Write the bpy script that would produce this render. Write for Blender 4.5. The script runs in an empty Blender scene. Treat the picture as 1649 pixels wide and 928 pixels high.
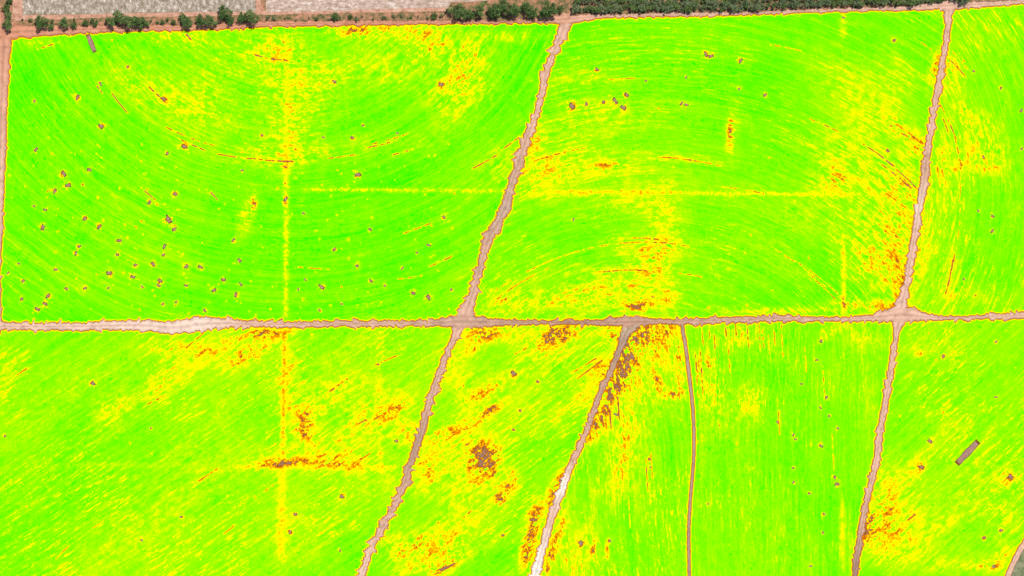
import bpy, math, random
import numpy as np
from mathutils import Vector
random.seed(7)
S=0.4
CX,CY=824.5,464.0
def W(px,py): return ((px-CX)*S,(CY-py)*S)
scene=bpy.context.scene
col=scene.collection
scene.view_settings.view_transform='Standard'
scene.view_settings.look='None'
scene.view_settings.exposure=0

# ---------------------------------------------------------------- noise
_tabs={}
def vnoise(x,y,seed):
    if seed not in _tabs: _tabs[seed]=np.random.RandomState(seed).rand(256,256).astype(np.float32)
    t=_tabs[seed]
    xf=np.floor(x); yf=np.floor(y)
    xi=xf.astype(np.int64)&255; yi=yf.astype(np.int64)&255
    u=(x-xf); v=(y-yf); u=u*u*(3-2*u); v=v*v*(3-2*v)
    x1=(xi+1)&255; y1=(yi+1)&255
    return (t[yi,xi]*(1-u)+t[yi,x1]*u)*(1-v)+(t[y1,xi]*(1-u)+t[y1,x1]*u)*v
def fbm(x,y,seed,o=3,g=.6):
    s=0;a=1;tot=0
    for i in range(o):
        s=s+a*vnoise(x*2**i+17.3*i,y*2**i+5.1*i,seed+i); tot+=a; a*=g
    return s/tot
def sstep(a,b,x):
    t=np.clip((x-a)/(b-a),0,1); return t*t*(3-2*t)

def lin(r,g,b,k=1.0):
    def f(c):
        c/=255.; return c/12.92 if c<=0.04045 else ((c+0.055)/1.055)**2.4
    return (f(r)*k,f(g)*k,f(b)*k*0.93,1)
K=0.92   # albedo of a surface that photographs as pure white

# ---------------------------------------------------------------- materials
def new_mat(name):
    m=bpy.data.materials.new(name); m.use_nodes=True
    nt=m.node_tree; nt.nodes.clear()
    out=nt.nodes.new('ShaderNodeOutputMaterial'); d=nt.nodes.new('ShaderNodeBsdfDiffuse')
    nt.links.new(d.outputs[0],out.inputs[0])
    return m,nt,d
def nnoise(nt,scale,detail=4,rough=0.6,vec=None):
    n=nt.nodes.new('ShaderNodeTexNoise'); n.inputs['Scale'].default_value=scale
    n.inputs['Detail'].default_value=detail; n.inputs['Roughness'].default_value=rough
    if vec is None:
        g=nt.nodes.new('ShaderNodeNewGeometry'); vec=g.outputs['Position']
    nt.links.new(vec,n.inputs['Vector']); return n.outputs['Fac']
def nmath(nt,op,a,b=None,c=None):
    n=nt.nodes.new('ShaderNodeMath'); n.operation=op
    for i,v in enumerate((a,b,c)):
        if v is None: continue
        if isinstance(v,(int,float)): n.inputs[i].default_value=v
        else: nt.links.new(v,n.inputs[i])
    return n.outputs[0]
def nramp(nt,fac,stops,interp='LINEAR'):
    r=nt.nodes.new('ShaderNodeValToRGB'); cr=r.color_ramp; cr.interpolation=interp
    cr.elements[0].position=stops[0][0]; cr.elements[0].color=stops[0][1]
    cr.elements[1].position=stops[-1][0]; cr.elements[1].color=stops[-1][1]
    for p,c in stops[1:-1]:
        e=cr.elements.new(p); e.color=c
    nt.links.new(fac,r.inputs[0]); return r.outputs[0]
def nmix(nt,fac,a,b,mode='MIX'):
    n=nt.nodes.new('ShaderNodeMix'); n.data_type='RGBA'; n.blend_type=mode
    for s,v in ((n.inputs[0],fac),(n.inputs[6],a),(n.inputs[7],b)):
        if isinstance(v,(int,float)): s.default_value=v
        elif isinstance(v,tuple): s.default_value=v
        else: nt.links.new(v,s)
    return n.outputs[2]
def nattr(nt,name):
    a=nt.nodes.new('ShaderNodeAttribute'); a.attribute_name=name; return a

# crop: vigour -> colour
crop,nt,d=new_mat('crop_vigour')
vig=nattr(nt,'vigour').outputs['Fac']
f1=nnoise(nt,1.8,2,0.7)
v=nmath(nt,'MULTIPLY_ADD',nmath(nt,'SUBTRACT',f1,0.5),0.15,vig)
c=nramp(nt,v,[(0.0,lin(160,122,100,K)),(0.06,lin(146,104,78,K)),(0.11,lin(128,80,36,K)),(0.18,lin(188,96,10,K)),
  (0.27,lin(228,126,0,K)),(0.37,lin(255,176,0,K)),(0.46,lin(255,236,0,K)),(0.54,lin(238,255,0,K)),
  (0.62,lin(186,255,0,K)),(0.71,lin(144,255,0,K)),(0.83,lin(100,255,0,K)),(0.92,lin(60,250,0,K)),(1.0,lin(16,228,0,K))])
nt.links.new(c,d.inputs[0])

# roads
roadm,nt,d=new_mat('packed_earth_track')
base=nattr(nt,'soil').outputs['Color']; e=nattr(nt,'edge').outputs['Fac']
n1=nnoise(nt,0.25,7,0.7); n2=nnoise(nt,1.4,4,0.7)
kc=nramp(nt,n1,[(0.3,(0.70,0.66,0.64,1)),(0.5,(1.0,1.0,1.0,1)),(0.7,(1.16,1.16,1.16,1))])
c=nmix(nt,1.0,base,kc,'MULTIPLY')
ee=nmath(nt,'MULTIPLY_ADD',nmath(nt,'SUBTRACT',n2,0.5),3.0,e)
er=nramp(nt,nmath(nt,'DIVIDE',ee,4.0),[(0.0,(1,1,1,1)),(0.14,(0.75,0.75,0.75,1)),(0.30,(0.18,0.18,0.18,1)),(0.7,(0,0,0,1))])
c=nmix(nt,er,c,lin(122,82,56,K))
nt.links.new(c,d.inputs[0])

def soil_mat(name,stops,sc,det=8,rough=0.7,stretch=None):
    m,nt,d=new_mat(name)
    vec=None
    if stretch:
        g=nt.nodes.new('ShaderNodeNewGeometry'); mp=nt.nodes.new('ShaderNodeMapping')
        mp.inputs['Scale'].default_value=stretch; nt.links.new(g.outputs['Position'],mp.inputs['Vector']); vec=mp.outputs[0]
    f=nnoise(nt,sc,det,rough,vec)
    nt.links.new(nramp(nt,f,stops),d.inputs[0]); return m
groundm=soil_mat('dry_reddish_soil',[(0.3,lin(120,110,80,K)),(0.45,lin(176,132,112,K)),(0.6,lin(206,160,140,K)),(0.75,lin(225,190,172,K))],0.05)
fallowm=soil_mat('fallow_stubble',[(0.34,lin(96,86,62,K)),(0.45,lin(152,136,120,K)),(0.54,lin(192,174,160,K)),(0.62,lin(250,242,236,K))],0.38,8,0.85,(1,0.6,1))
fallow2m=soil_mat('fallow_pale_stubble',[(0.34,lin(120,102,78,K)),(0.45,lin(186,158,142,K)),(0.54,lin(214,186,172,K)),(0.62,lin(250,240,232,K))],0.38,8,0.85,(0.6,1,1))
vergem=soil_mat('scrubby_verge',[(0.32,lin(60,72,40,K)),(0.43,lin(104,104,66,K)),(0.50,lin(156,124,92,K)),(0.57,lin(202,140,112,K)),(0.72,lin(222,176,152,K))],0.22,8,0.8)
rimm,nt,d=new_mat('patch_rim'); nt.links.new(nramp(nt,nnoise(nt,1.5),[(0.35,lin(104,64,38,K)),(0.65,lin(152,94,44,K))]),d.inputs[0])
innm,nt,d=new_mat('patch_bare_soil'); nt.links.new(nramp(nt,nnoise(nt,1.2),[(0.35,lin(146,112,100,K)),(0.65,lin(192,152,136,K))]),d.inputs[0])

# ---------------------------------------------------------------- mesh helpers
def mesh_from(name,verts,faces,mats,attrs=None,kind='structure',label='',cat=''):
    verts=np.asarray(verts,dtype=np.float32); faces=np.asarray(faces,dtype=np.int32)
    me=bpy.data.meshes.new(name)
    n=len(faces); k=faces.shape[1]
    me.vertices.add(len(verts)); me.vertices.foreach_set('co',verts.ravel())
    me.loops.add(n*k); me.loops.foreach_set('vertex_index',faces.ravel())
    me.polygons.add(n); me.polygons.foreach_set('loop_start',np.arange(0,n*k,k,dtype=np.int32))
    me.polygons.foreach_set('loop_total',np.full(n,k,dtype=np.int32))
    if attrs:
        for an,(ty,data) in attrs.items():
            a=me.attributes.new(an,ty,'POINT')
            a.data.foreach_set('color' if ty=='FLOAT_COLOR' else 'value',np.asarray(data,dtype=np.float32).ravel())
    for m in mats: me.materials.append(m)
    me.update(calc_edges=True); 
    o=bpy.data.objects.new(name,me); col.objects.link(o)
    if kind: o['kind']=kind
    if label: o['label']=label
    if cat: o['category']=cat
    return o

# ---------------------------------------------------------------- roads
P=(220,176,154); M=(204,162,140); Dk=(168,134,116); Lt=(232,202,184); Rd=(210,146,118)
roads=[
 dict(n='cross_track',z=.30,amp=3.4,pts=[(-70,527,13),(0,526,12),(80,526,11),(150,525,13),(230,524,16),(285,527,20),(325,522,22),(352,521,16),(400,522,10),(470,522,9),(600,521,9),(700,520,10),(748,518,20),(800,519,10),(850,519,7),(960,520,8),(1010,519,15),(1060,518,8),(1100,517,8),(1250,513,9),(1400,512,10),(1448,507,22),(1500,511,9),(1649,508,9),(1720,507,9)],
   col=[(0,P),(.12,(228,192,174)),(.22,(236,206,190)),(.26,P),(.45,M),(.55,(188,144,122)),(.7,M),(.82,P),(1,P)]),
 dict(n='sloping_track',z=.24,amp=4.4,pts=[(912,22,12),(906,48,17),(893,80,9),(880,120,11),(874,145,10),(857,200,10),(847,225,13),(835,260,14),(823,300,11),(813,335,16),(801,360,14),(790,378,16),(778,415,11),(768,450,11),(757,485,15),(750,505,26),(748,520,28)],
   col=[(0,P),(.3,P),(.5,M),(.62,(192,162,144)),(.75,M),(1,P)]),
 dict(n='sloping_track',z=.22,amp=4.4,pts=[(744,515,28),(736,534,14),(722,565,9),(702,615,11),(690,655,10),(678,695,11),(662,742,11),(650,780,11),(632,820,10),(604,872,10),(583,925,10),(560,985,11)],
   col=[(0,P),(.3,M),(.45,(182,146,126)),(.6,M),(.75,P),(1,Lt)]),
 dict(n='sloping_track',z=.24,amp=3.2,pts=[(1020,515,32),(1008,536,15),(998,562,10),(982,600,9),(960,652,8),(940,705,9),(921,748,10),(905,790,12),(890,830,12),(876,875,12),(862,925,15),(845,985,16)],
   col=[(0,(196,172,148)),(.1,(174,142,122)),(.3,M),(.5,P),(.58,(242,226,214)),(.68,P),(.85,(244,230,220)),(1,Lt)]),
 dict(n='narrow_track',z=.22,amp=0.5,pts=[(1097,516,5),(1103,552,5),(1111,615,5),(1117,680,4.4),(1117,740,4.2),(1112,800,4.2),(1109,860,4.2),(1110,928,4.2),(1110,985,4.2)],
   col=[(0,(186,156,138)),(1,(176,148,130))]),
 dict(n='straight_track',z=.24,amp=3.2,pts=[(1530,4,28),(1528,20,15),(1525,55,9),(1518,100,9),(1509,150,10),(1500,205,9),(1493,250,10),(1487,295,13),(1480,335,11),(1474,370,11),(1466,420,11),(1459,462,11),(1452,492,20),(1450,508,32)],
   col=[(0,P),(.4,P),(.55,M),(.65,Lt),(.75,P),(1,(228,186,168))]),
 dict(n='straight_track',z=.22,amp=2.6,pts=[(1449,508,28),(1445,528,12),(1440,560,9),(1430,625,10),(1419,690,10),(1408,755,10),(1398,800,9),(1388,850,9),(1380,895,9),(1372,950,9),(1366,985,9)],
   col=[(0,P),(.5,P),(.7,M),(.85,Dk),(1,(120,92,80))]),
 dict(n='boundary_track',z=.20,amp=2.4,pts=[(3,20,22),(6,60,22),(4,120,20),(1,200,19),(-2,290,18),(-4,360,18),(-8,430,18),(-9,500,20),(-10,540,20)],
   col=[(0,Rd),(.5,P),(1,P)]),
 dict(n='headland_track',z=.26,amp=2.2,pts=[(-70,52,16),(10,52,22),(60,50,17),(150,47,12),(300,44,10),(480,38,9),(600,37,7),(720,36,6),(860,34,7),(908,31,15),(960,27,8),(1100,24,6),(1300,18,5),(1440,14,6),(1528,9,13),(1600,6,8),(1649,2,8),(1720,-4,8)],
   col=[(0,Rd),(.5,Rd),(.6,P),(1,P)]),
 dict(n='curved_track',z=.22,amp=.7,pts=[(1672,840,9),(1655,866,9),(1639,893,9),(1624,926,9),(1603,985,9)],
   col=[(0,P),(1,P)]),
]
def catmull(pts,step):
    pts=np.array(pts,float); d=np.hypot(*np.diff(pts[:,:2],axis=0).T); s=np.r_[0,np.cumsum(d)]
    m=np.gradient(pts,s,axis=0); n=int(s[-1]/step)+1; q=np.linspace(0,s[-1],n)
    i=np.clip(np.searchsorted(s,q,'right')-1,0,len(s)-2); h=(s[i+1]-s[i])[:,None]; t=((q-s[i])/h[:,0])[:,None]
    r=(2*t**3-3*t**2+1)*pts[i]+(t**3-2*t**2+t)*h*m[i]+(-2*t**3+3*t**2)*pts[i+1]+(t**3-t**2)*h*m[i+1]
    return r,q
def teeth(q,rs,amp):
    s=-rs.rand()*10; knots=[];vals=[]
    while s<q[-1]+40:
        p=rs.uniform(4,19); a=amp*rs.choice([.1,.4,.9,1.4,1.8],p=[.25,.25,.2,.2,.1]); up=rs.choice([.06,.12,.88,.94])
        knots+= [s,s+p*up]; vals+=[-a*0.35,a*0.8]; s+=p
    return np.interp(q,knots,vals)+amp*0.4*(vnoise(q/1.6,q*0,int(rs.randint(1000)))-.5)*2
rs=np.random.RandomState(3)
edge_pts=[]
for ri,r in enumerate(roads):
    c,q=catmull(r['pts'],0.8); t=np.gradient(c[:,:2],axis=0); t/=np.hypot(t[:,0],t[:,1])[:,None]+1e-9
    nrm=np.stack([-t[:,1],t[:,0]],1); w=np.maximum(c[:,2],3)/2
    wob=(fbm(q/40,q*0+ri,50,2)-.5)*r['amp']*1.0
    a=teeth(q,rs,r['amp']); b=teeth(q,rs,r['amp'])
    mn=np.minimum(w*0.6,10)
    L=np.maximum(w+a+wob,mn); R=np.maximum(w+b-wob,mn)
    r.update(c=c,q=q,nrm=nrm,L=L,R=R,w=w)
    edge_pts.append(c[:,:2]+nrm*L[:,None]); edge_pts.append(c[:,:2]-nrm*R[:,None])
N=14
for ri,r in enumerate(roads):
    fr=np.linspace(-1,1,N+1); c,nrm=r['c'],r['nrm']; n=len(c)
    off=np.where(fr[None,:]<0, fr[None,:]*r['R'][:,None], fr[None,:]*r['L'][:,None])
    p=c[:,None,:2]+nrm[:,None,:]*off[:,:,None]
    edge=np.minimum(r['L'][:,None]-off, off+r['R'][:,None])
    if r['n']=='narrow_track': edge=edge*1.5
    flat=p.reshape(-1,2); ed=edge.reshape(-1).copy()
    for rj,o in enumerate(roads):
        if rj==ri: continue
        lo=o['c'][:,:2].min(0)-40; hi=o['c'][:,:2].max(0)+40
        m=np.where((flat[:,0]>lo[0])&(flat[:,0]<hi[0])&(flat[:,1]>lo[1])&(flat[:,1]<hi[1]))[0]
        oc=o['c'][::3]; ow=o['w'][::3]
        for ch in np.array_split(m,max(1,len(m)//2000)):
            if len(ch)==0: continue
            dd=np.hypot(flat[ch,None,0]-oc[None,:,0],flat[ch,None,1]-oc[None,:,1]); j=dd.argmin(1)
            dep=ow[j]-dd[np.arange(len(ch)),j]
            ed[ch]=np.where(dep>0,np.maximum(ed[ch],dep+1.5),ed[ch])
    tt=np.repeat(r['q']/r['q'][-1],N+1)
    ks=[k[0] for k in r['col']]; cs=np.array([lin(*k[1],K)[:3] for k in r['col']])
    rgb=np.stack([np.interp(tt,ks,cs[:,i]) for i in range(3)],1)
    ru=np.tile(fr,n); rut=1+0.20*np.exp(-((np.abs(ru)-.4)/.13)**2)-0.16*np.exp(-(ru/.15)**2)
    pat=0.86+0.30*fbm(flat[:,0]/14,flat[:,1]/14,90+ri,4)
    rgb=rgb*rut[:,None]*pat[:,None]
    rgba=np.c_[np.clip(rgb,0,.85),np.ones(len(rgb))]
    V=np.stack([(flat[:,0]-CX)*S,(CY-flat[:,1])*S,np.full(len(flat),r['z'])],1)
    idx=np.arange(n*(N+1)).reshape(n,N+1)
    F=np.stack([idx[:-1,:-1],idx[:-1,1:],idx[1:,1:],idx[1:,:-1]],-1).reshape(-1,4)
    cr=np.cross(V[F[0,1]]-V[F[0,0]],V[F[0,2]]-V[F[0,0]])
    if cr[2]<0: F=F[:,::-1]
    mesh_from(r['n'],V,F,[roadm],{'soil':('FLOAT_COLOR',rgba),'edge':('FLOAT',ed)},
      label='bare pinkish earth farm track with ragged brown edges between crops',cat='farm track')

# ---------------------------------------------------------------- crop fields
G=1.25
xs=np.arange(-60,1712,G); ys=np.arange(0,990,G)
X,Y=np.meshgrid(xs,ys); X=X.astype(np.float32);Y=Y.astype(np.float32)
def fx(i,y):
    c=roads[i]['c']; o=np.argsort(c[:,1]); return np.interp(y,c[o,1],c[o,0])
def fy(i,x):
    c=roads[i]['c']; o=np.argsort(c[:,0]); return np.interp(x,c[o,0],c[o,1])
def labels(X,Y):
    up=Y<fy(0,X); lab=np.full(X.shape,-1)
    inn=up&(Y>fy(8,X))&(X>fx(7,Y))
    lab[inn]=2; lab[inn&(X<fx(5,Y))]=1; lab[inn&(X<fx(1,Y))]=0
    dn=~up; lab[dn]=7; lab[dn&(X<fx(6,Y))]=6; lab[dn&(X<fx(4,Y))]=5; lab[dn&(X<fx(3,Y))]=4; lab[dn&(X<fx(2,Y))]=3
    lab[dn&(X>fx(9,Y))&(Y>840)]=8
    return lab
LV=labels(X,Y); LC=labels(X[:-1,:-1]+G/2,Y[:-1,:-1]+G/2)
D=np.full(X.shape,99,np.float32); wn=int(8/G)
for ep in edge_pts:
    for (ex,ey) in ep:
        i0=int((ey-ys[0])/G); j0=int((ex-xs[0])/G)
        a0,a1=max(i0-wn,0),min(i0+wn+2,len(ys)); b0,b1=max(j0-wn,0),min(j0+wn+2,len(xs))
        if a0>=a1 or b0>=b1: continue
        sub=D[a0:a1,b0:b1]; np.minimum(sub,np.hypot(X[a0:a1,b0:b1]-ex,Y[a0:a1,b0:b1]-ey),out=sub)
A=np.zeros_like(X);B=np.zeros_like(X)
def arc2(cx,cy,m,flip):
    global A,B
    dx=X-cx;dy=(Y-cy)*flip; r=np.hypot(dx,dy); th=np.arctan2(dx,dy); A=np.where(m,th*420,A);B=np.where(m,r,B)
def lined(ang,m):
    global A,B
    a=math.radians(ang); A=np.where(m,X*math.cos(a)+Y*math.sin(a),A);B=np.where(m,-X*math.sin(a)+Y*math.cos(a),B)
arc2(465,-130,LV==0,1); arc2(1050,780,LV==1,-1)
m=LV==2; dx=X-1190;dy=Y-310; A=np.where(m,np.arctan2(dy,dx)*360,A); B=np.where(m,np.hypot(dx,dy),B)
lined(-33,LV==3); lined(-35,LV==4)
m=LV==5; A=np.where(m,Y,A); B=np.where(m,X-0.10*(Y-520)-(fx(4,Y)-1100)*0.8,B)
m=LV==6; A=np.where(m,Y,A); B=np.where(m,X-0.06*(Y-520)*((1300-X)/200)*0.3,B)
lined(-42,LV==7); lined(-60,LV==8)
A=A.astype(np.float32);B=B.astype(np.float32)
wB=B+2.0*fbm(X/60,Y/60,7,2)

base=np.select([LV==i for i in range(9)],[.81,.80,.775,.755,.76,.75,.76,.755,.72],.75).astype(np.float32)
st1=fbm(A/220,wB/7.0,11,3)-.5
st2=fbm(A/90,wB/2.0,21,3,.75)-.5
st3=fbm(A/9,wB/1.4,23,3)-.5
big=fbm(X/150,Y/150,31,3)-.5
mid=fbm(X/14,Y/14,41,5,.8)-.5
fine=vnoise(X/1.4,Y/1.4,45)-.5
sw=np.select([LV==0,LV==1,LV==6],[1.1,.95,.85],.9)
v=base+(st1*.15+st2*.21)*sw+st3*.15+big*.16+mid*.16+fine*.08
Z=[
 # top-left field
 (440,75,50,35,0,.30),(480,130,70,45,0,.27),(470,220,45,60,0,.22),(600,50,70,12,0,.36),(570,48,25,7,0,.46),(690,62,40,30,30,.38),(740,140,40,55,30,.36),(760,95,25,30,20,.28),(620,110,80,40,0,.20),
 (240,150,110,40,35,.17),(290,60,60,18,0,.22),(340,130,60,60,0,.16),(420,250,70,20,0,.22),(408,328,5,16,5,.58),(395,350,12,35,10,.25),(460,270,8,14,0,.4),(470,190,14,28,0,.22),(330,180,90,20,20,.16),(60,70,50,8,0,.2),(800,60,80,10,0,.22),(550,240,80,14,-8,.14),(800,270,50,30,-45,.16),(700,225,60,20,-20,.12),(130,230,60,90,20,.06),(150,400,140,70,0,.06),
 # top-mid
 (862,225,10,22,15,.52),(870,280,50,45,0,.26),(960,270,70,22,0,.23),(980,266,16,4,0,.34),(960,312,70,5,0,.28),(1010,322,60,22,0,.18),(1070,350,30,60,0,.26),(1050,400,60,18,0,.27),(1050,430,26,26,0,.36),(1000,470,90,28,-10,.27),(1028,492,24,9,0,.70),(1075,480,16,16,0,.42),(900,480,80,16,-15,.26),(820,480,50,22,-25,.27),(980,435,40,5,-4,.28),
 (1175,215,5,26,0,.64),(1180,205,12,36,5,.22),(1105,255,60,8,5,.2),(960,130,70,12,0,.14),(1000,190,90,30,0,.13),(940,190,60,80,0,.11),(1350,120,50,40,40,.14),(1400,180,50,60,40,.20),(1455,212,36,14,35,.42),(1480,235,12,18,40,.42),(1345,290,16,20,40,.34),(1350,260,60,40,40,.20),(1430,300,60,50,40,.23),(1460,330,30,60,0,.26),(1400,370,60,40,20,.23),(1440,420,34,50,15,.34),(1452,470,11,38,12,.50),(1400,430,40,40,40,.28),(1380,490,50,8,0,.36),(1430,497,30,7,0,.44),(1360,488,6,12,0,.55),(1358,430,4,55,0,.28),(1300,330,50,60,40,.11),(1250,400,60,30,35,.10),(1505,110,10,24,10,.45),(1460,120,50,40,0,.14),(1250,500,120,6,0,.24),(1358,40,7,25,0,.2),
 # top-right
 (1530,110,18,34,-15,.32),(1560,200,26,60,-20,.25),(1600,240,26,50,-10,.25),(1520,260,12,60,0,.28),(1545,260,36,20,0,.24),(1600,60,60,30,30,.10),(1490,420,16,60,10,.20),(1530,440,12,60,5,.18),(1585,270,26,8,0,.30),(1640,320,20,60,0,.08),(1560,480,60,18,0,.12),
 # bottom-left
 (425,538,46,9,-8,.50),(400,572,44,14,-30,.48),(350,560,60,20,-20,.32),(290,560,50,14,0,.2),(180,660,30,22,-33,.28),(260,620,60,20,-33,.2),(460,600,24,60,0,.2),(490,688,18,28,10,.40),(490,672,11,11,0,.45),(495,705,9,10,0,.38),(440,748,50,5,-6,.46),(450,746,22,7,0,.50),(530,748,60,6,6,.38),(500,740,90,20,0,.24),(520,640,60,30,-33,.20),(635,660,30,10,-33,.44),(600,670,70,34,-33,.29),(560,620,60,20,-33,.16),(655,690,26,22,-33,.32),(610,650,7,110,0,.14),(452,810,8,60,0,.24),(450,880,10,20,0,.24),(300,780,160,50,-33,.11),(100,640,120,40,-33,.10),(20,600,40,30,-33,.14),(200,880,120,50,-33,.10),(600,770,50,60,-33,.15),(480,850,60,60,-33,.13),(560,560,60,14,-33,.12),(330,680,120,30,-33,.10),
 # bottom-mid
 (785,537,28,10,-10,.62),(895,540,30,13,-25,.74),(760,560,24,12,-30,.32),(840,540,90,16,0,.26),(985,535,12,16,0,.58),(780,632,38,10,-33,.40),(790,662,22,7,-33,.60),(760,680,44,14,-33,.28),(715,700,44,16,-33,.34),(780,740,21,26,0,.76),(775,745,32,36,0,.42),(805,802,10,8,-30,.78),(822,785,12,24,20,.48),(740,780,40,60,-33,.20),(970,595,30,18,-35,.38),(945,640,30,20,-33,.24),(900,680,20,20,0,.10),(860,840,11,36,12,.70),(888,800,9,30,18,.54),(850,885,11,30,10,.62),(905,770,8,22,18,.56),(670,876,28,9,-33,.44),(720,912,34,9,-33,.48),(690,895,60,26,-33,.32),(730,860,60,40,-33,.22),(640,880,30,30,-33,.24),(840,640,60,70,-33,.12),(690,760,18,36,15,.34),(880,560,60,22,-33,.24),(735,600,30,50,-33,.22),
 # between dark track and narrow track
 (1014,568,13,42,11,.98),(1030,540,26,20,0,.72),(1075,530,16,14,0,.46),(985,635,10,46,20,.68),(960,685,9,30,20,.70),(1005,600,24,50,20,.50),(1058,615,7,20,-25,.58),(1085,634,16,8,0,.62),(1060,560,26,34,0,.40),(1095,590,10,50,0,.30),(1000,745,16,60,10,.36),(960,790,12,70,10,.18),(955,885,4,16,8,.62),(978,885,4,14,5,.40),(930,890,34,50,0,.2),(1035,770,30,60,0,.14),(885,900,6,24,10,.62),(1010,690,30,30,0,.22),(1048,640,40,50,0,.18),(900,860,8,40,16,.5),
 # between narrow and straight
 (1124,590,5,26,-8,.36),(1142,585,6,14,-10,.50),(1150,625,22,40,0,.30),(1210,645,22,26,0,.30),(1180,545,34,20,0,.22),(1225,550,34,24,0,.14),(1340,532,24,10,-25,.32),(1390,545,30,18,0,.20),(1160,680,30,50,0,.12),(1200,700,20,80,0,.08),(1130,700,7,80,0,.12),(1355,840,5,60,0,.20),(1365,880,14,50,0,.12),(1400,650,20,60,0,.08),
 # bottom-right
 (1400,842,10,38,12,.66),(1425,825,22,42,15,.38),(1450,850,40,34,0,.30),(1440,770,40,30,0,.22),(1425,880,26,30,0,.28),(1480,750,14,16,0,.3),(1560,800,90,50,-40,.13),(1530,690,60,40,-40,.10),(1580,912,30,6,0,.32),(1610,900,26,16,-40,.30),(1625,775,22,22,0,.22),(1620,830,30,30,0,.20),(1500,860,50,14,-42,.20),(1480,568,7,7,0,.4),(1510,560,50,24,-10,.14),(1520,905,60,20,0,.16),
]
drop=np.zeros_like(X)
for (x,y,rx,ry,an,am) in Z:
    R=max(rx,ry)*2.3; j0=max(int((x-R-xs[0])/G),0);j1=max(int((x+R-xs[0])/G),0);i0=max(int((y-R-ys[0])/G),0);i1=max(int((y+R-ys[0])/G),0)
    xx=X[i0:i1,j0:j1]-x; yy=Y[i0:i1,j0:j1]-y; a=math.radians(an)
    u=xx*math.cos(a)+yy*math.sin(a); w=-xx*math.sin(a)+yy*math.cos(a)
    g=np.exp(-((u/rx)**2+(w/ry)**2)*0.9)*am
    s=drop[i0:i1,j0:j1]; s[...]=np.maximum(np.maximum(s,g),1-(1-np.clip(s,0,.98))*(1-np.minimum(g*.8,.98)))
pa=fbm(A/15,wB/4.2,61,5,.72); pb=fbm(X/9,Y/9,71,4,.75); pc=fbm(A/6,wB/1.4,77,3,.8)
pn=pa*.36+pb*.32+pc*.32; pn=.5+(pn-.5)*1.35
patch=sstep(.37,.66,pn)
v2=v-drop*(0.24+1.20*patch)
flo=0.70-drop*0.74-0.20*sstep(.58,.72,pn)*np.clip(drop*3,0,1)
v2=np.where(v2<flo,flo+(v2-flo)*.3,v2)
spk=fbm(X/2.4,Y/2.4,301,3,.9)-.5
v=v2+np.clip(drop-.08,0,1)*(-fine*0.5+spk*2.0)
gen=fbm(A/18,wB/2.2,83,5,.78); gm=.4+1.0*sstep(.40,.65,fbm(X/90,Y/90,401,2))
v-=gm*(0.18*sstep(.54,.68,gen)*(LV>0)*np.select([LV==6,LV==3,LV==1],[.6,1.15,.75],1)+0.11*sstep(.57,.72,gen)*(LV==0))
def line(x0,y0,x1,y1,wd,am,seed=5):
    global v
    L=math.hypot(x1-x0,y1-y0); ux,uy=(x1-x0)/L,(y1-y0)/L
    t=(X-x0)*ux+(Y-y0)*uy; dd=np.abs(-(X-x0)*uy+(Y-y0)*ux)
    m=sstep(-6,6,t)*sstep(-6,6,L-t)
    dd=dd+2.0*(vnoise(X/2.5,Y/2.5,seed+1)-.5)*2
    tgt=.74-am*(0.55+1.0*fbm(t/5,t*0+seed,seed,3,.9))
    k=m*np.exp(-(dd/wd)**2)*(.35+.65*sstep(.25,.5,vnoise(X/3,Y/3,seed+2))); v=np.where(v>tgt,v+(tgt-v)*k,v)
line(461,60,460,300,4.0,.22,201); line(461,225,460,512,4.2,.25,202)
line(458,530,456,740,4.0,.38,203); line(456,740,452,900,4.4,.26,204)
line(490,305,820,308,3.0,.22,205); line(880,309,1100,310,2.8,.33,206); line(1100,311,1440,314,3.2,.27,207)
line(1358,380,1359,495,3,.25,208); line(1356,800,1358,920,3.4,.18,209); line(612,600,612,760,2.8,.18,210); line(380,752,640,752,2.6,.30,211); line(120,748,380,750,4,.10,212)
def polyl(pts,wd,am,seed):
    global v
    for (x0,y0),(x1,y1) in zip(pts[:-1],pts[1:]):
        j0=max(int((min(x0,x1)-6-xs[0])/G),0);j1=int((max(x0,x1)+6-xs[0])/G);i0=max(int((min(y0,y1)-6-ys[0])/G),0);i1=int((max(y0,y1)+6-ys[0])/G)
        xx=X[i0:i1,j0:j1];yy=Y[i0:i1,j0:j1]; L2=(x1-x0)**2+(y1-y0)**2
        t=np.clip(((xx-x0)*(x1-x0)+(yy-y0)*(y1-y0))/L2,0,1); dd=np.hypot(xx-x0-t*(x1-x0),yy-y0-t*(y1-y0))
        br=sstep(.3,.55,vnoise(xx/5,yy/5,seed))
        s=v[i0:i1,j0:j1]; s-=am*np.exp(-(dd/wd)**2)*(0.2+br)
def arcl(cx,cy,x0,y0,x1,y1,wd=1.2,am=.5,seed=9):
    r0=math.hypot(x0-cx,y0-cy);r1=math.hypot(x1-cx,y1-cy);t0=math.atan2(y0-cy,x0-cx);t1=math.atan2(y1-cy,x1-cx)
    n=12; polyl([(cx+(r0+(r1-r0)*i/n)*math.cos(t0+(t1-t0)*i/n),cy+(r0+(r1-r0)*i/n)*math.sin(t0+(t1-t0)*i/n)) for i in range(n+1)],wd,am,seed)
ca=(465,-130); cb=(1050,780); cc=(1190,310)
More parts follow.
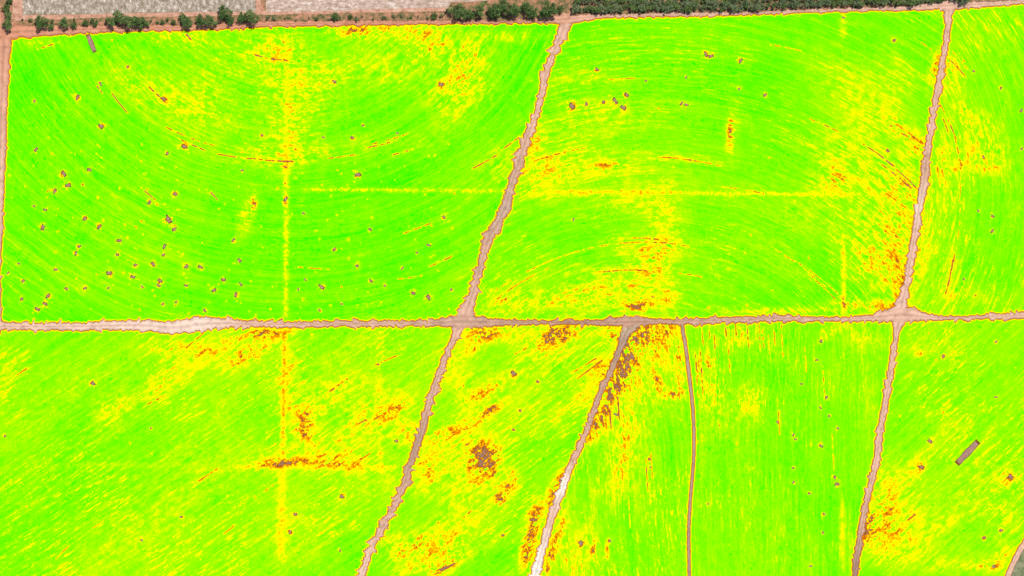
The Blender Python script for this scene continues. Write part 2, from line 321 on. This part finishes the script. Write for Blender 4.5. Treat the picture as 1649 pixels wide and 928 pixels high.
for a in [(268,205,345,235),(285,222,330,242),(350,248,405,256),(405,255,475,260),(528,255,572,249),(408,88,468,98),(590,238,640,226),(600,232,660,214),(650,376,700,357),(760,272,800,250),(805,243,845,214),(60,80,95,68),(240,140,262,160),(300,55,310,66),(150,130,165,150),(340,310,350,322),(180,150,205,182),(630,250,665,240),(225,300,250,322),(480,430,530,434),(690,430,730,412),(640,450,680,444)]:
    arcl(*ca,*a,1.0,.52,a[0])
for a in [(795,470,880,423),(800,482,900,425),(880,423,1000,392),(1000,392,1110,397),(985,384,1060,386),(1248,402,1330,462),(1280,420,1375,500),(1300,440,1345,482),(860,260,945,238),(1060,253,1162,268),(1300,190,1350,212),(1390,232,1440,268),(1410,245,1478,305),(1420,265,1470,306),(960,440,1040,436),(1090,440,1130,446),(1240,72,1290,82),(980,128,1030,126),(1470,60,1500,80),(1150,300,1230,312),(1430,200,1480,235)]:
    arcl(*cb,*a,.9,.42,a[0])
for a in [(1534,84,1558,112),(1528,95,1556,125),(1512,165,1540,225),(1530,200,1548,270),(1547,270,1545,325),(1546,335,1540,400),(1538,405,1530,445),(1534,420,1522,475),(1518,190,1532,230)]:
    arcl(*cc,*a,.9,.36,a[0])
for a in [(25,606,42,594),(300,560,330,535),(410,802,440,782),(525,635,560,610),(588,686,620,664),(600,590,640,572),(320,775,350,755),(690,924,740,905),(700,925,730,910),(1462,838,1476,827),(570,686,590,676),(360,860,380,845),(930,610,970,580),(920,602,960,577),(230,655,260,640),(150,850,180,830),(90,900,110,880),(745,835,760,822),(580,740,600,728),(830,570,850,560)]:
    polyl([(a[0],a[1]),(a[2],a[3])],1.0,.5,a[0])
for x,y0,y1 in [(1130,523,556),(1141,522,545),(1168,521,545),(1184,521,540),(1203,522,560),(1222,521,570),(1228,530,560),(1246,525,556),(1258,525,574),(1252,640,700),(1237,540,570),(1296,560,600),(1120,570,640),(1128,560,640),(1040,740,790),(1048,730,770),(1325,590,640),(1340,700,760),(1012,800,850),(995,640,690),(982,660,690),(1150,540,580),(1173,560,600)]:
    polyl([(x,y0),(x+1+(y1-y0)*.04,y1)],.9,.5,x)
ds=vnoise(A/9,wB/1.4,141); den=sstep(.42,.7,fbm(X/70,Y/70,151,2))
v-=0.45*sstep(.94,.99,ds)*den*np.select([LV==0,LV==1,LV==2,LV==3],[.6,.7,.5,.5],.5)
ds2=vnoise(A/3.0,wB/2.2,161); v+=0.17*sstep(.78,.95,ds2)*sstep(.42,.65,fbm(X/60,Y/60,171,2))

spots=[(125,157,5),(162,135,4),(163,203,6),(57,242,5),(55,163,3),(206,108,3),(264,160,5),(538,132,4),(710,136,5),(297,236,6),(270,247,4),(144,274,5),(102,280,6),(109,299,6),(88,308,5),(241,326,5),(282,312,5),(271,354,8),(137,352,5),(160,365,5),(69,366,6),(281,370,5),(55,332,3),(73,338,4),(192,388,5),(127,397,4),(265,397,5),(247,425,5),(218,427,4),(263,410,4),(189,410,4),(122,408,4),(176,440,6),(214,446,5),(258,452,5),(300,430,5),(323,430,5),(360,450,5),(344,467,5),(299,460,4),(385,420,5),(376,387,4),(77,477,5),(72,490,5),(60,498,5),(37,453,4),(35,482,4),(107,465,4),(137,465,4),(90,434,4),(30,425,3),(13,440,3),(175,464,3),(262,490,3),(284,487,3),(380,475,5),(388,458,4),(330,500,4),(576,282,6),(596,370,4),(714,350,4),(691,395,4),(539,402,4),(489,344,3),(460,321,5),(517,462,6),(575,428,4),(597,452,4),(648,432,3),(671,407,3),(665,472,5),(690,479,6),(727,467,3),(514,500,3),(550,490,3),(568,222,4),(521,221,3),(585,202,3),(422,218,3),(640,215,3),(390,275,3),(255,460,4),(229,462,3),(480,466,3),(492,450,3),(620,460,3),
(921,171,7),(944,168,4),(972,165,4),(990,163,6),(1009,153,5),(1004,173,6),(961,112,4),(1136,88,5),(1145,90,5),(1192,98,5),(1232,153,4),(1098,167,4),(1106,169,4),(1105,125,3),(1040,130,3),(1191,143,3),(1430,243,4),(1440,65,4),(1358,28,3),(923,354,3),
(1612,142,3),(1645,178,4),(1598,348,4),(1598,372,4),(1575,340,3),(1552,450,3),(1568,115,3),(1584,253,3),(1645,240,3),
(150,618,5),(551,800,5),(476,828,4),(638,711,4),(228,870,3),(467,857,4),(548,886,3),(292,832,3),(8,702,3),(243,690,2),
(828,602,6),(838,662,3),(866,615,3),(827,692,3),(810,862,3),(935,875,6),(982,871,3),(1046,740,3),(1047,752,2),(992,668,4),
(1322,550,4),(1315,580,3),(1331,641,4),(1291,618,3),(1321,657,3),(1335,670,3),(1322,718,4),(1349,690,3),(1278,700,3),(1281,708,3),(1278,754,3),(1344,769,4),(1348,780,5),(1303,795,3),(1327,828,3),(1278,777,3),(1252,680,3),(1305,912,3),(1325,858,3),(1140,812,2),
(1519,574,4),(1497,710,5),(1484,752,5),(1627,768,6),(1584,866,4),(1612,855,4),(1604,550,3),(1604,640,3),(1600,912,4)]
def dip(x,y,r,am,sc=1.8):
    R=r*3; j0=max(int((x-R-xs[0])/G),0);j1=int((x+R-xs[0])/G);i0=max(int((y-R-ys[0])/G),0);i1=int((y+R-ys[0])/G)
    xx=X[i0:i1,j0:j1];yy=Y[i0:i1,j0:j1]; q=np.hypot(xx-x,yy-y)/r
    s=v[i0:i1,j0:j1]; s-=am*np.exp(-q*q)*sstep(.35,.75,vnoise(xx/sc,yy/sc,181))
for (x,y,r) in spots: dip(x,y,r*1.05,.72)
rp=random.Random(5)
for i in range(340):
    x=rp.uniform(10,1640);y=rp.uniform(60,915)
    if i<190: x=rp.uniform(15,740);y=rp.uniform(230,510)
    dip(x,y,rp.uniform(1.2,2.6),rp.uniform(.4,.9),1.4)
dn=D*(0.55+0.9*fbm(X/4,Y/4,191,3,.8))
rim=np.interp(dn,[0,.6,1.3,2.1,3.2],[.15,.28,.46,.63,1.2])
v=np.minimum(v,rim)
v=np.clip(v,0.0,1.0)

flabels=['bright green crop sown in bowl-shaped arcs, dotted with bare patches','bright green crop sown in dome-shaped arcs with yellow scorched margins','bright green crop with curved bare wheel lines','lime green crop in slanting rows with an orange seam','lime green crop wedge blotched with orange and brown bare ground','lime crop strip with brown scorched edge beside pale track','lime green crop in straight rows beside narrow track','lime green crop with yellow mottling and a long bare strip']
idx=np.arange(X.size).reshape(X.shape)
for k in range(8):
    ii,jj=np.where(LC==k)
    if len(ii)==0: continue
    F=np.stack([idx[ii,jj],idx[ii+1,jj],idx[ii+1,jj+1],idx[ii,jj+1]],1)
    u,inv=np.unique(F,return_inverse=True); F=inv.reshape(F.shape)
    px=X.ravel()[u];py=Y.ravel()[u]
    V=np.stack([(px-CX)*S,(CY-py)*S,np.full(len(u),.12)],1)
    mesh_from('crop_field',V,F,[crop],{'vigour':('FLOAT',v.ravel()[u])},label=flabels[k],cat='crop field')

# ---------------------------------------------------------------- ground & northern strips
def sheet(name,poly,z,m,label,cat):
    V=[(*W(x,y),z) for x,y in poly]; me=bpy.data.meshes.new(name); me.from_pydata(V,[],[list(range(len(V)))]); 
    if me.polygons[0].normal.z<0: me.flip_normals()
    me.materials.append(m); o=bpy.data.objects.new(name,me); col.objects.link(o); o['kind']='structure';o['label']=label;o['category']=cat; return o
g=sheet('ground',[(-25000,-25000),(26000,-25000),(26000,26000),(-25000,26000)],0,groundm,'dry reddish soil plain around the fields','ground')
rgr=random.Random(2)
def rag(x0,y0,x1,y1,n,a,rr=rgr):
    return [(x0+(x1-x0)*i/n+rr.uniform(-a,a),y0+(y1-y0)*i/n+rr.uniform(-a,a)) for i in range(n+1)]
sheet('verge',rag(-300,62,20,60,10,1)+rag(25,44,905,30,60,1.2)+rag(925,28,1700,4,50,1)+[(1700,-200),(-300,-200)],.04,vergem,'scrubby olive and brown verge beside the fields','verge')
sheet('fallow_field',rag(36,24,200,22,20,.7)+rag(210,21,412,18,20,.7)+[(414,-180),(36,-180)],.08,fallowm,'grey stubble field with pale flecks','fallow field')
sheet('fallow_field',rag(428,19,560,18,16,.7)+rag(570,16,722,12,16,.7)+rag(726,4,905,-4,14,.7)+[(905,-180),(428,-180)],.08,fallow2m,'pale pinkish stubble field with flecks','fallow field')
sheet('fallow_field',[(1650,880)]+rag(1642,894,1628,926,8,.5)+[(1606,990),(1760,990),(1760,840),(1676,840)],.05,
   soil_mat('grey_green_weeds',[(0.35,lin(96,112,74,K)),(0.5,lin(134,140,106,K)),(0.65,lin(172,160,136,K))],.3),'grey-green weedy fallow beyond curved track','fallow field')
sheet('path',rag(-10,34,200,28,20,.7)+rag(200,28,420,24,20,.7)+rag(425,24,730,18,20,.7)+rag(730,12,420,18,20,.5)+[(420,-180),(412,-180)]+rag(412,18,36,25,20,.5)+[(36,-180),(28,-180),(20,20)],.06,
   soil_mat('pink_path_soil',[(0.35,lin(160,120,98,K)),(0.5,lin(212,158,134,K)),(0.65,lin(228,186,164,K))],.3),'narrow pinkish soil path round stubble','path')

# ---------------------------------------------------------------- bare patches (low eroded mounds)
def patch_obj(x,y,r,rr,name='bare_soil_patch'):
    asp=rr.uniform(1.2,2.1); ang=rr.choice([-.6,.3,-.2,1.3,.9,-.9])
    n=24; rad=[]; cut=rr.randrange(n)
    for i in range(n):
        t=2*math.pi*i/n; c_,s_=abs(math.cos(t)),abs(math.sin(t)); q=(c_**10+s_**10)**(-1/10)
        rad.append(q*rr.choice([.8,.95,1.0,1.1])*(.55 if (i-cut)%n<4 else 1))
    V=[];F=[]
    for f,z in ((1,0),(.66,.06)):
        for i in range(n):
            t=2*math.pi*i/n; k=rad[i]*f*r*S
            a=math.cos(t)*k*math.sqrt(asp); b=math.sin(t)*k/math.sqrt(asp)
            V.append((a*math.cos(ang)-b*math.sin(ang),a*math.sin(ang)+b*math.cos(ang),z))
    V.append((0,0,.12))
    for i in range(n):
        j=(i+1)%n; F.append((i,j,n+j,n+i)); F.append((n+i,n+j,2*n))
    me=bpy.data.meshes.new(name); me.from_pydata(V,[],F); me.materials.append(rimm); me.materials.append(innm)
    for p in me.polygons: p.material_index=1 if len(p.vertices)==3 else 0
    o=bpy.data.objects.new(name,me); wx,wy=W(x,y); o.location=(wx,wy,.14); col.objects.link(o)
    o['category']='soil patch'; o['group']='bare patches scattered in the crops'
    o['label']='large ragged bare soil patch ringed with brown' if r>=3.6 else ('small bare soil patch ringed with brown in crop' if r>=2.2 else 'tiny brown bare soil speck in crop')
    return o
rr=random.Random(11)
for (x,y,r) in spots: patch_obj(x+rr.uniform(-.5,.5),y+rr.uniform(-.5,.5),r*.70,rr)
def strip_obj(x0,y0,x1,y1,w,label):
    L=math.hypot(x1-x0,y1-y0); ang=math.atan2(-(y1-y0),x1-x0); n=14; V=[];F=[]; ra=random.Random(4)
    for i in range(n+1):
        u=(i/n-.5)*L*S; ww=w*S/2*ra.uniform(.85,1.12)
        for f,z in ((-1,0),(-.80,.05),(.80,.05),(1,0)): V.append((u*(1 if abs(f)==1 else .97),f*ww,z))
    for i in range(n):
        for k in range(3): F.append((i*4+k,(i+1)*4+k,(i+1)*4+k+1,i*4+k+1))
    me=bpy.data.meshes.new('bare_soil_strip'); me.from_pydata(V,[],F); me.materials.append(rimm); me.materials.append(innm)
    for i,p in enumerate(me.polygons): p.material_index=1 if (i%3==1 and 0<i//3<n-1) else 0
    o=bpy.data.objects.new('bare_soil_strip',me); wx,wy=W((x0+x1)/2,(y0+y1)/2); o.location=(wx,wy,.15); o.rotation_euler=(0,0,ang); col.objects.link(o)
    o['category']='soil strip'; o['label']=label
strip_obj(1540,748,1576,710,11,'long straight bare soil strip cut across green crop')
strip_obj(141,55,153,85,8,'short bare soil spur leading into green crop')

# ---------------------------------------------------------------- trees
def leaf_mat(name,a,b,c_):
    m,nt,d=new_mat(name); f=nnoise(nt,.55,4,.6); nt.links.new(nramp(nt,f,[(.3,a),(.5,b),(.7,c_)]),d.inputs[0]); return m
leafs=[leaf_mat('leaf_dark_green',(.045,.085,.025,1),(.10,.165,.05,1),(.19,.27,.08,1)),
       leaf_mat('leaf_olive_green',(.07,.11,.035,1),(.15,.22,.07,1),(.25,.33,.11,1)),
       leaf_mat('leaf_grey_green',(.08,.115,.05,1),(.18,.24,.11,1),(.29,.36,.18,1))]
bark,nt,d=new_mat('bark'); d.inputs[0].default_value=(.12,.09,.065,1)
def tube(V,F,p0,p1,r0,r1,n=7):
    d_=(Vector(p1)-Vector(p0)).normalized(); a=d_.orthogonal().normalized(); b=d_.cross(a); s=len(V)
    for p,r in ((p0,r0),(p1,r1)):
        for i in range(n):
            t=2*math.pi*i/n; V.append(tuple(Vector(p)+a*math.cos(t)*r+b*math.sin(t)*r))
    for i in range(n): F.append((s+i,s+(i+1)%n,s+n+(i+1)%n,s+n+i))
def tree_meshes(seed,leaf):
    r=random.Random(seed); V=[];F=[]; tube(V,F,(0,0,0),(0.1,0,3.2),.38,.26)
    lobes=[]
    for i in range(r.randint(7,9)):
        t=2*math.pi*i/8+r.uniform(-.4,.4); q=r.uniform(1.6,3.6) if i else 0
        c_=(math.cos(t)*q,math.sin(t)*q,r.uniform(4.0,6.8)); lobes.append((c_,r.uniform(1.0,2.0)))
        tube(V,F,(0.1,0,r.uniform(2.4,3.2)),c_,.16,.05,5)
    lobes.append(((0,0,6.6),1.8))
    tm=bpy.data.meshes.new('trunk'); tm.from_pydata(V,[],F); tm.materials.append(bark)
    V=[];F=[]
    for c_,R in lobes:
        for k in range(130):
            u=Vector((r.gauss(0,1),r.gauss(0,1),r.gauss(0,1))).normalized()*R*r.uniform(.45,1.12); u.z*=.75
            p=Vector(c_)+u; nn=(u.normalized()*.6+Vector((r.gauss(0,.5),r.gauss(0,.5),r.gauss(.5,.5)))).normalized()
            a=nn.orthogonal().normalized(); b=nn.cross(a); s=r.uniform(.22,.5); t=r.uniform(0,6.28); a2=a*math.cos(t)+b*math.sin(t); b2=nn.cross(a2); i0=len(V)
            V+= [tuple(p+a2*s),tuple(p+b2*s*.6+nn*.08),tuple(p-a2*s),tuple(p-b2*s*.6)]; F.append((i0,i0+1,i0+2,i0+3))
    cm=bpy.data.meshes.new('crown'); cm.from_pydata(V,[],F); cm.materials.append(leaf)
    return tm,cm
variants=[tree_meshes(20+i,leafs[i%3]) for i in range(6)]
rt=random.Random(9)
def tree(px,py,rp_,vi=None,name='broadleaf_tree',label='dark green broadleaf tree on scrubby field margin',group='trees along the field margin',hs=1):
    vi=rt.choice([0,1,3,4,0,3]) if vi is None else vi; tm,cm=variants[vi]
    t=bpy.data.objects.new(name,None); t.empty_display_size=.5; x,y=W(px,py); t.location=(x,y,.03); s=rp_*S/4.6
    t.scale=(s,s*rt.uniform(.8,1.1),s*hs); t.rotation_euler=(0,0,rt.uniform(0,6.28)); col.objects.link(t)
    for nm,me in (('trunk',tm),('crown',cm)):
        o=bpy.data.objects.new(nm,me); o.parent=t; col.objects.link(o)
    t['label']=label;t['category']='tree';t['group']=group
for (x,y,r) in [(15,42,10),(18,28,9),(12,14,8),(16,3,7),(70,38,12),(84,44,6),(108,37,11),(120,42,6),(140,37,6),(155,40,5),(180,38,11),(194,29,12),(210,33,14),(226,37,12),(238,39,7),(296,30,9),(304,37,11),(324,34,11),(342,33,12),(364,23,12.5),(372,33,8),(392,29,9),(407,29,13.5),(150,33,5),(262,37,4),(280,37,5)]:
    tree(x,y,r)
for (x,y,r) in [(725,20,8),(742,22,13),(758,25,10),(776,17,13),(795,20,14),(812,14,13),(830,19,14),(845,12,11),(858,21,11),(886,17,15),(873,22,9),(903,15,7),(540,28,7),(700,26,6)]:
    tree(x,y,r)
for x in range(430,720,13):
    tree(x+rt.uniform(-5,5),31-.01*(x-430)+rt.uniform(-3,3),rt.uniform(2.2,4.4),2 if rt.random()<.6 else None,'shrub','low dusty green shrub on scrubby margin','shrubs along the field margin')
for x in range(36,300,17):
    tree(x+rt.uniform(-5,5),34+rt.uniform(-4,4),rt.uniform(2.2,3.6),None,'shrub','low dusty green shrub on scrubby margin','shrubs along the field margin')
for row,(dy,st) in enumerate([(-5,8.0),(-14,9.0),(-24,11)]):
    x=926+row*3
    while x<(1560 if row==0 else 1480):
        yb=np.interp(x,[920,1000,1100,1250,1450,1560],[20,18,19,14,8,3])
        tree(x,yb+dy+rt.uniform(-2.5,2.5),rt.uniform(4.8,8.5),rt.choice([2,5,2,5,1,4,4]),'windbreak_tree','dense dusty green tree in a windbreak row','trees of the windbreak'); x+=st*rt.uniform(.85,1.2)

# ---------------------------------------------------------------- light & camera
el=math.radians(62); az=math.radians(35)
w=bpy.data.worlds.new('World'); scene.world=w; w.use_nodes=True; nt=w.node_tree
bg=nt.nodes['Background']; sky=nt.nodes.new('ShaderNodeTexSky'); sky.sky_type='NISHITA'; sky.sun_disc=False; sky.sun_elevation=el; sky.sun_rotation=az
nt.links.new(sky.outputs[0],bg.inputs[0]); bg.inputs[1].default_value=.08
sl=bpy.data.lights.new('sun','SUN'); sl.energy=3.7; sl.angle=math.radians(.5); sl.color=(1,.975,.94)
so=bpy.data.objects.new('sun',sl); col.objects.link(so)
dirv=Vector((math.sin(az)*math.cos(el),math.cos(az)*math.cos(el),math.sin(el))); so.rotation_euler=dirv.to_track_quat('Z','Y').to_euler(); so.location=dirv*300
cd=bpy.data.cameras.new('camera'); co=bpy.data.objects.new('camera',cd); col.objects.link(co)
H=1500; co.location=(0,0,H); cd.sensor_width=36; cd.lens=36*H/(1649*S); cd.clip_start=10; cd.clip_end=60000
scene.camera=co
print('done',X.shape, [float(np.round(np.mean(v[LV==k]),3)) for k in range(8)])
